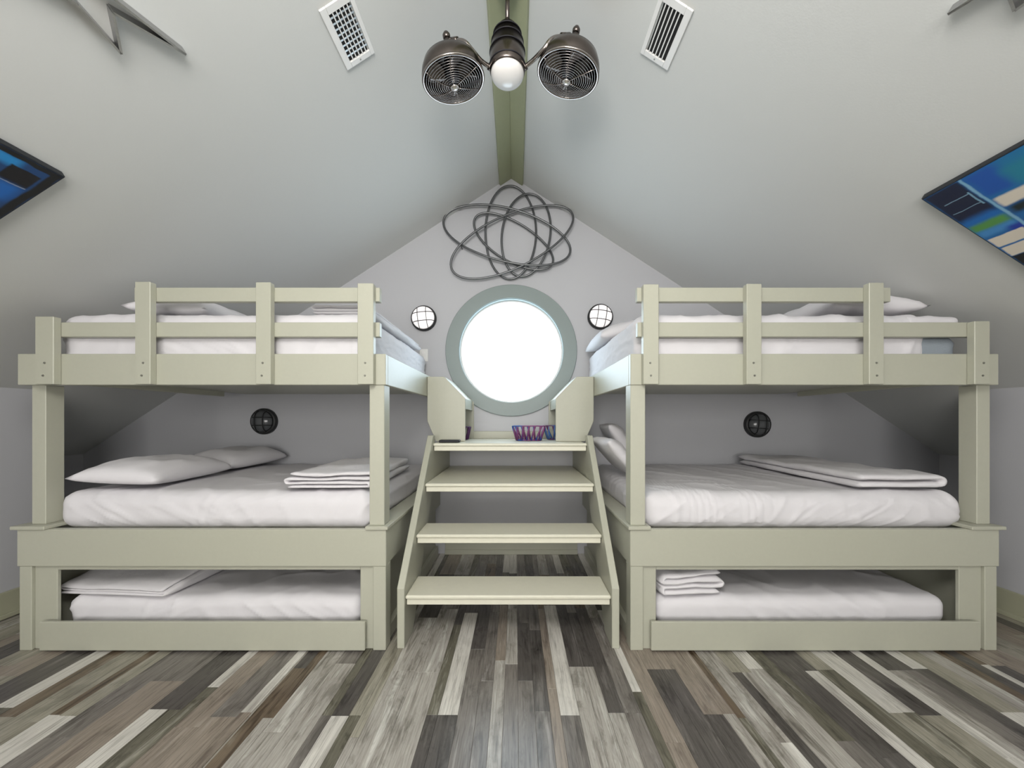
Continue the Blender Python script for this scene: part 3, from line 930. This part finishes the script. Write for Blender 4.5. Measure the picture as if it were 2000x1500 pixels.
bulkhead(1173, 618, 0.122, True, 'lit white bulkhead wall lamp beside the round window, above the upper bunk pillow', R(-8))
bulkhead(514, 823, 0.126, False, 'dark unlit bulkhead wall lamp above the two lower bunk pillows', 0)
bulkhead(1481, 829, 0.126, False, 'dark unlit bulkhead wall lamp above the long folded blanket', R(-4))

ol = empty('outlet', (PX(828, YB), YB, PZ(694, YB)), 'white wall outlet plate below the lit lamp', 'outlet')
ox, oz = ol.location.x, ol.location.z
box('cover_plate', ox - 0.04, ox + 0.04, YB - 0.007, YB - 0.0005, oz - 0.06, oz + 0.06, M['white'], ol, 0.003)
for dz in (-0.025, 0.025):
    box('socket', ox - 0.017, ox + 0.017, YB - 0.010, YB - 0.007, oz + dz - 0.014, oz + dz + 0.014, M['frost'], ol, 0.002)

# ------------------------------------------------------------------ wall sculpture of crossing rings
at = empty('atom_wall_sculpture', (0, YB, PZ(460, YB)), 'grey metal wall sculpture of five crossing elliptical rings', 'wall art')
def ell(cx, cy, a, b_, tilt, off, wob):
    pts = []
    y = YB - off
    for k in range(72):
        th = 2 * math.pi * k / 72
        u, v = a * math.cos(th), b_ * math.sin(th)
        c, s_ = math.cos(tilt), math.sin(tilt)
        px = 750 + (cx + u * c - v * s_) / 4
        py = 325 + (cy + u * s_ + v * c) / 4
        yy = y + 0.014 * math.sin(2 * th + wob)
        pts.append((PX(px, YB - 0.05), yy, PZ(py, YB - 0.05)))
    tube('ring', pts, 0.0105, M['atom'], at, 8, True)
ell(990, 510, 365, 199, R(90.5), 0.035, 0)
ell(1110, 533, 325, 188, R(98), 0.050, 1)
ell(960, 545, 510, 205, R(14.5), 0.062, 2)
ell(1000, 595, 515, 205, R(-25), 0.074, 3)
ell(1012, 587, 350, 150, R(31), 0.044, 4)
for (qx, qy) in ((605, 628), (1290, 645), (790, 470), (1185, 520), (1095, 775)):
    p = (PX(750 + qx / 4, YB - .05), PZ(325 + qy / 4, YB - .05))
    tube('standoff', [(p[0], YB - 0.07, p[1]), (p[0], YB, p[1])], 0.006, M['atom'], at, 8)

# ------------------------------------------------------------------ things on the sloping ceilings
def slope_frame(s):
    """unit vectors: down the slope, along Y, into the room"""
    d = Vector((s, 0, -SLOPE)).normalized()
    n = Vector((-s * SLOPE, 0, -1)).normalized()
    return d, Vector((0, 1, 0)), n

def slope_box(name, s, xa, xb, ya, yb, h0, h1, mat, parent, bev=0.002):
    """box on the slope between horizontal distances xa..xb from the ridge line, ya..yb, standing h0..h1 off it"""
    d, y, n = slope_frame(s)
    la, lb = xa * SN, xb * SN
    c = Vector((0, 0, RIDGE)) + d * (la + lb) / 2 + y * (ya + yb) / 2 + n * (h0 + h1) / 2
    bm = bmesh.new()
    bmesh.ops.create_cube(bm, size=1)
    bmesh.ops.scale(bm, vec=(lb - la, yb - ya, h1 - h0), verts=bm.verts)
    if bev: bmesh.ops.bevel(bm, geom=bm.edges[:], offset=min(bev, 0.3 * min(lb - la, yb - ya, h1 - h0)), segments=1, affect='EDGES')
    me = bm_mesh(bm, name)
    o = link(name, me, mat, parent, c)
    o.rotation_euler = Matrix((d, y, d.cross(y))).transposed().to_euler()
    return o

def vent(s, label, blades):
    c = Vector((s * 0.77, 1.78, zc(0.77)))
    e = empty('ceiling_vent', c, label, 'air vent', 'white registers on the ceiling slopes')
    xa, xb, ya, yb = 0.695, 0.838, 1.645, 1.925
    fx, fy = 0.024, 0.028
    slope_box('slot_shade', s, xa + fx, xb - fx, ya + fy, yb - fy, 0.0005, 0.002, M['void'], e, 0)
    slope_box('frame_side', s, xa, xa + fx * .75, ya, yb, 0.0005, 0.010, M['white'], e)
    slope_box('frame_side', s, xb - fx * 1.15, xb, ya, yb, 0.0005, 0.010, M['white'], e)
    slope_box('frame_end', s, xa + fx * .75, xb - fx * 1.15, ya, ya + fy * 1.2, 0.0005, 0.010, M['white'], e)
    slope_box('frame_end', s, xa + fx * .75, xb - fx * 1.15, yb - fy, yb, 0.0005, 0.010, M['white'], e)
    x0, x1 = xa + fx * .75, xb - fx * 1.15
    for k in range(1, 6):
        x = x0 + (x1 - x0) * k / 6
        slope_box('slat', s, x - 0.0022, x + 0.0022, ya + fy * 1.2, yb - fy, 0.002, 0.009, M['white'], e, 0)
    if blades:
        for k in range(1, 9):
            y = ya + fy + (yb - ya - 2 * fy) * k / 9
            slope_box('damper_blade', s, x0, x1, y - 0.004, y + 0.004, 0.002, 0.0035, M['steel'], e, 0)
    slope_box('vent_screw', s, 0.762, 0.768, yb - fy * 0.6, yb - fy * 0.6 + 0.006, 0.010, 0.0115, M['screw'], e, 0)
    return e
vent(-1, 'white ceiling register with damper blades across its slots', True)
vent(1, 'white ceiling register with plain black slots', False)

def bolt(s, pix, extra, label):
    d, y, n = slope_frame(s)
    pts = [on_slope(px, py, s) for px, py in pix] + [Vector((s * x, yy, zc(x))) for x, yy in extra]
    c0 = sum(pts, Vector()) / len(pts)
    e = empty('bolt_wall_art', c0, label, 'wall art', 'metal bolt outlines on the ceiling slopes')
    for a, b_ in zip(pts, pts[1:] + pts[:1]):
        t_ = (b_ - a).normalized()
        q = n.cross(t_).normalized()
        bm = bmesh.new()
        c = (a + b_) / 2 
        vs_ = []
        for (pp, ex) in ((a, -1), (b_, 1)):
            for (w, h) in ((-0.004, 0.001), (0.004, 0.001), (0.004, 0.038), (-0.004, 0.038)):
                vs_.append(bm.verts.new(pp + q * w + n * h - c))
        for f in ((0, 1, 2, 3), (7, 6, 5, 4), (0, 4, 5, 1), (1, 5, 6, 2), (2, 6, 7, 3), (3, 7, 4, 0)):
            bm.faces.new([vs_[i] for i in f])
        link('metal_strip', bm_mesh(bm, 'metal_strip'), M['steel'], e, c)
    return e
bolt(-1, [(140, -8), (227, 90), (210, 8), (354, 92), (236, 0)], [(1.45, 0.85), (1.62, 0.80)],
     'steel strip outline of a jagged bolt on the ceiling, with two points in plain view')
bolt(1, [(2080, -60), (1994, 2), (1970, -60), (1863, 10), (1960, -50)], [(1.75, 0.85), (1.95, 0.80)],
     'steel strip outline of a jagged bolt above the painting with cream strokes')

def painting(s, x0, x1, y0, y1, mat, label):
    c = Vector((s * (x0 + x1) / 2, (y0 + y1) / 2, zc((x0 + x1) / 2)))
    e = empty('abstract_painting', c, label, 'painting', 'abstract canvases on the ceiling slopes')
    slope_box('canvas', s, x0, x1, y0, y1, 0.001, 0.030, M['canvas_edge'], e, 0.002)
    slope_box('painted_face', s, x0 + 0.006, x1 - 0.006, y0 + 0.006, y1 - 0.006, 0.030, 0.0315, mat, e, 0)
    return e
NAVY, BLUE, TEAL, SKY, CREAM, GREEN, INK = (8, 18, 45), (18, 92, 168), (22, 120, 150), (60, 150, 205), (214, 206, 192), (72, 128, 70), (6, 8, 14)
# generated u runs down the slope, v along the room
rl = [(.03, .09, .3, .87, (30, 130, 195), .02), (.075, .19, .85, .955, (6, 6, 16), .005), (.19, .197, .5, .955, (140, 145, 150), .002),
      (.20, .33, .4, .95, (16, 95, 175), .03), (.33, .375, .5, .93, (60, 75, 70), .015), (.375, .6, .4, .96, (12, 45, 85), .02),
      (.41, .416, .8, .92, (130, 130, 130), .002), (.6, 1, .1, .9, (18, 90, 160), .04), (0, .03, 0, 1, INK, .004), (0, 1, .965, 1, INK, .006)]
rr_ = [(0, .22, .3, .84, (22, 112, 160), .03), (0, .20, .72, .84, (16, 80, 165), .03), (.06, .2, .4, .73, (28, 122, 150), .03),
       (0, .30, .852, 1, (6, 20, 52), .012), (.11, .117, .87, .97, (110, 140, 160), .002), (.2, .206, .87, .985, (110, 140, 160), .002),
       (.10, .22, .862, .870, (110, 150, 175), .002), (.28, .36, .855, 1, (10, 98, 175), .03), (.34, .41, .855, 1, (80, 140, 72), .02),
       (.405, .46, .855, 1, (62, 132, 192), .02), (.44, .50, .55, .90, (15, 52, 155), .02), (.22, .30, .45, .83, CREAM, .010),
       (.31, .37, .6, .83, (14, 30, 34), .02), (.485, .570, .86, .995, CREAM, .005), (.583, .672, .80, .995, CREAM, .005),
       (.675, 1, .3, 1, INK, .008), (0, .66, .838, .850, (120, 168, 198), .004)]
painting(-1, 1.96, 2.58, 0.75, 1.632, painting_mat('blue_black_abstract', s2l((14, 60, 110)), rl), 'blue and black abstract canvas on the ceiling slope, no cream strokes')
painting(1, 1.99, 2.62, 0.85, 1.762, painting_mat('blue_cream_abstract', s2l((18, 96, 160)), rr_), 'blue abstract canvas with cream and green strokes on the ceiling slope')

# ------------------------------------------------------------------ twin-head ceiling fan
FX, FY = PX(991, 1.95), 1.95
gz = PZ(143, FY)
fan = empty('ceiling_fan', (FX, FY, RIDGE), 'bronze twin-head caged ceiling fan with a frosted globe below its hub', 'ceiling fan')
tube('down_rod', [(FX, FY, 3.40), (FX, FY, RIDGE - 0.03)], 0.012, M['metal_dark'], fan, 12)
link('ceiling_canopy', lathe_mesh('ceiling_canopy', [(0, 0.10), (0.062, 0.10), (0.07, 0.04), (0.05, 0.0), (0, 0)], 32), M['metal_dark'], fan, (FX, FY, RIDGE - 0.10), None, True)
hub = link('hub', lathe_mesh('hub', [(0, 0.275), (0.016, 0.27), (0.022, 0.255), (0.05, 0.225), (0.068, 0.19), (0.072, 0.186), (0.078, 0.150), (0.083, 0.146), (0.088, 0.095), (0.092, 0.091), (0.093, 0.035), (0.093, 0.0), (0.086, -0.012), (0, -0.012)], 48), M['metal_dark'], fan, (FX, FY, gz + 0.01), None, True)
for z_, r_ in ((0.188, 0.0735), (0.148, 0.0835), (0.093, 0.0925), (0.02, 0.0945)):
    tube('hub_band', [(r_ * math.cos(2 * math.pi * k / 48), r_ * math.sin(2 * math.pi * k / 48), z_) for k in range(48)], 0.0028, M['black'], hub, 6, True, origin=(FX, FY, gz + 0.01))
dome = [(0.087 * math.cos(a), -0.052 * math.sin(a)) for a in [math.pi / 2 * k / 10 for k in range(11)]]
dome[-1] = (0, -0.052)
link('globe', lathe_mesh('globe', [(0, 0.0)] + dome, 48), M['frost'], fan, (FX, FY, gz - 0.002), None, True)

def fan_head(s, centre, tilt_out, tilt_fwd, arm_pts):
    c = Vector(centre)
    Rm = Matrix.Rotation(R(tilt_out) * s, 3, 'Y') @ Matrix.Rotation(R(tilt_fwd), 3, 'X')
    rot = Rm.to_euler()
    h = empty_part('fan_head', fan, c)
    rad = 0.158
    def add(name, me, mat, par=None):
        o = link(name, me, mat, par or h, c, rot, True)
        return o
    body = add('head_shell', lathe_mesh('head_shell', [(rad, 0.0), (rad + 0.004, 0.022), (rad - 0.002, 0.048), (rad * 0.9, 0.078), (rad * 0.68, 0.105), (rad * 0.4, 0.122), (0, 0.128), (0, 0.120), (rad * .38, 0.112), (rad * .64, 0.096), (rad * .85, 0.07), (rad * .93, 0.045), (rad * .95, 0.0), (rad, 0.0)], 48), M['metal_dark'])
    tube('rim', [(rad * math.cos(2 * math.pi * k / 64), rad * math.sin(2 * math.pi * k / 64), 0.0) for k in range(64)], 0.0075, M['nickel'], h, 8, True, origin=c, rot=rot)
    # wire cage: many fine rings, one joined part, plus separate spokes
    bm = bmesh.new()
    for i in range(1, 12):
        r_ = rad * (0.14 + 0.84 * i / 12)
        z_ = -0.034 * (1 - (r_ / rad) ** 2)
        tube_bm(bm, [(r_ * math.cos(2 * math.pi * k / 48), r_ * math.sin(2 * math.pi * k / 48), z_) for k in range(48)], 0.0014, 4, True)
    wires = add('cage_wires', bm_mesh(bm, 'cage_wires'), M['nickel'])
    for k in range(6):
        a = 2 * math.pi * (k + 0.3) / 6
        pts = [(rr__ * rad * math.cos(a + 0.25 * rr__), rr__ * rad * math.sin(a + 0.25 * rr__), -0.036 * (1 - rr__ ** 2) - 0.001) for rr__ in (0.1, 0.3, 0.5, 0.7, 0.85, 1.0)]
        tube('cage_spoke', pts, 0.0021, M['nickel'], h, 6, origin=c, rot=rot)
    add('cage_cap', lathe_mesh('cage_cap', [(0, -0.048), (0.012, -0.047), (0.021, -0.040), (0.023, -0.034), (0, -0.030)], 24), M['chrome'])
    add('motor', lathe_mesh('motor', [(0, 0.0), (0.03, 0.0), (0.034, 0.01), (0.034, 0.10), (0, 0.112)], 24), M['black'])
    for k in range(4):
        a0 = 2 * math.pi * k / 4 + 0.4
        bm = bmesh.new()
        nu, nw = 6, 5
        gr = []
        for i in range(nu + 1):
            r_ = 0.034 + (rad * 0.86 - 0.034) * i / nu
            wd = 0.40 + 0.25 * math.sin(math.pi * i / nu)
            gr.append([])
            for j in range(nw + 1):
                q = -0.5 + j / nw
                a = a0 + q * wd * 1.5
                gr[-1].append(bm.verts.new((r_ * math.cos(a), r_ * math.sin(a), 0.022 + 0.03 * q)))
        for i in range(nu):
            for j in range(nw):
                bm.faces.new((gr[i][j], gr[i + 1][j], gr[i + 1][j + 1], gr[i][j + 1]))
        ext = bmesh.ops.extrude_face_region(bm, geom=bm.faces[:])
        bmesh.ops.translate(bm, vec=(0, 0, 0.0025), verts=[v for v in ext['geom'] if isinstance(v, bmesh.types.BMVert)])
        add('blade', bm_mesh(bm, 'blade'), M['metal_dark'])
    # yoke on the back of the shell and the arm to the hub
    top = c + Rm @ Vector((0, 0, 0.122))
    tip = c + Rm @ Vector((0, 0, 0.215))
    tube('pivot', [tuple(top), tuple(top.lerp(tip, 0.6)), tuple(tip)], [0.017, 0.015, 0.018], M['metal_dark'], h, 12)
    link('pivot_knob', lathe_mesh('pivot_knob', [(0, 0.02), (0.012, 0.017), (0.02, 0.004), (0.019, -0.012), (0, -0.02)], 20), M['metal_dark'], h, tip, rot, True)
    pts = [Vector((FX + s * 0.088, FY, gz + 0.03))] + [Vector(p) for p in arm_pts] + [top.lerp(tip, 0.72)]
    cr = []
    for i in range(len(pts) - 1):
        p0, p1, p2, p3 = pts[max(i - 1, 0)], pts[i], pts[i + 1], pts[min(i + 2, len(pts) - 1)]
        for k in range(6):
            t_ = k / 6
            cr.append(0.5 * ((2 * p1) + (p2 - p0) * t_ + (2 * p0 - 5 * p1 + 4 * p2 - p3) * t_ ** 2 + (3 * p1 - p0 - 3 * p2 + p3) * t_ ** 3))
    cr.append(pts[-1])
    tube('arm', [tuple(p) for p in cr], 0.0105, M['nickel'], fan, 10)
    tube('arm_collar', [tuple(cr[-5]), tuple(cr[-3])], 0.015, M['metal_dark'], fan, 12)
    tube('arm_collar', [tuple(cr[0]), tuple(cr[2])], 0.016, M['metal_dark'], fan, 12)
    return h

def empty_part(name, parent, loc):
    o = bpy.data.objects.new(name, None)
    o.empty_display_size = 0.05
    COL.objects.link(o)
    o.parent = parent
    o.location = Vector(loc) - wloc(parent)
    return o

def fp(px, py, D=1.95):
    return tuple(P(px, py, D))
fan_head(-1, fp(886, 157), 9, 6, [fp(940, 119, 1.92), fp(922, 98, 1.87), fp(904, 80, 1.86)])
fan_head(1, fp(1109, 146), 11, 6, [fp(1042, 117, 1.92), fp(1062, 96, 1.87), fp(1082, 74, 1.86)])
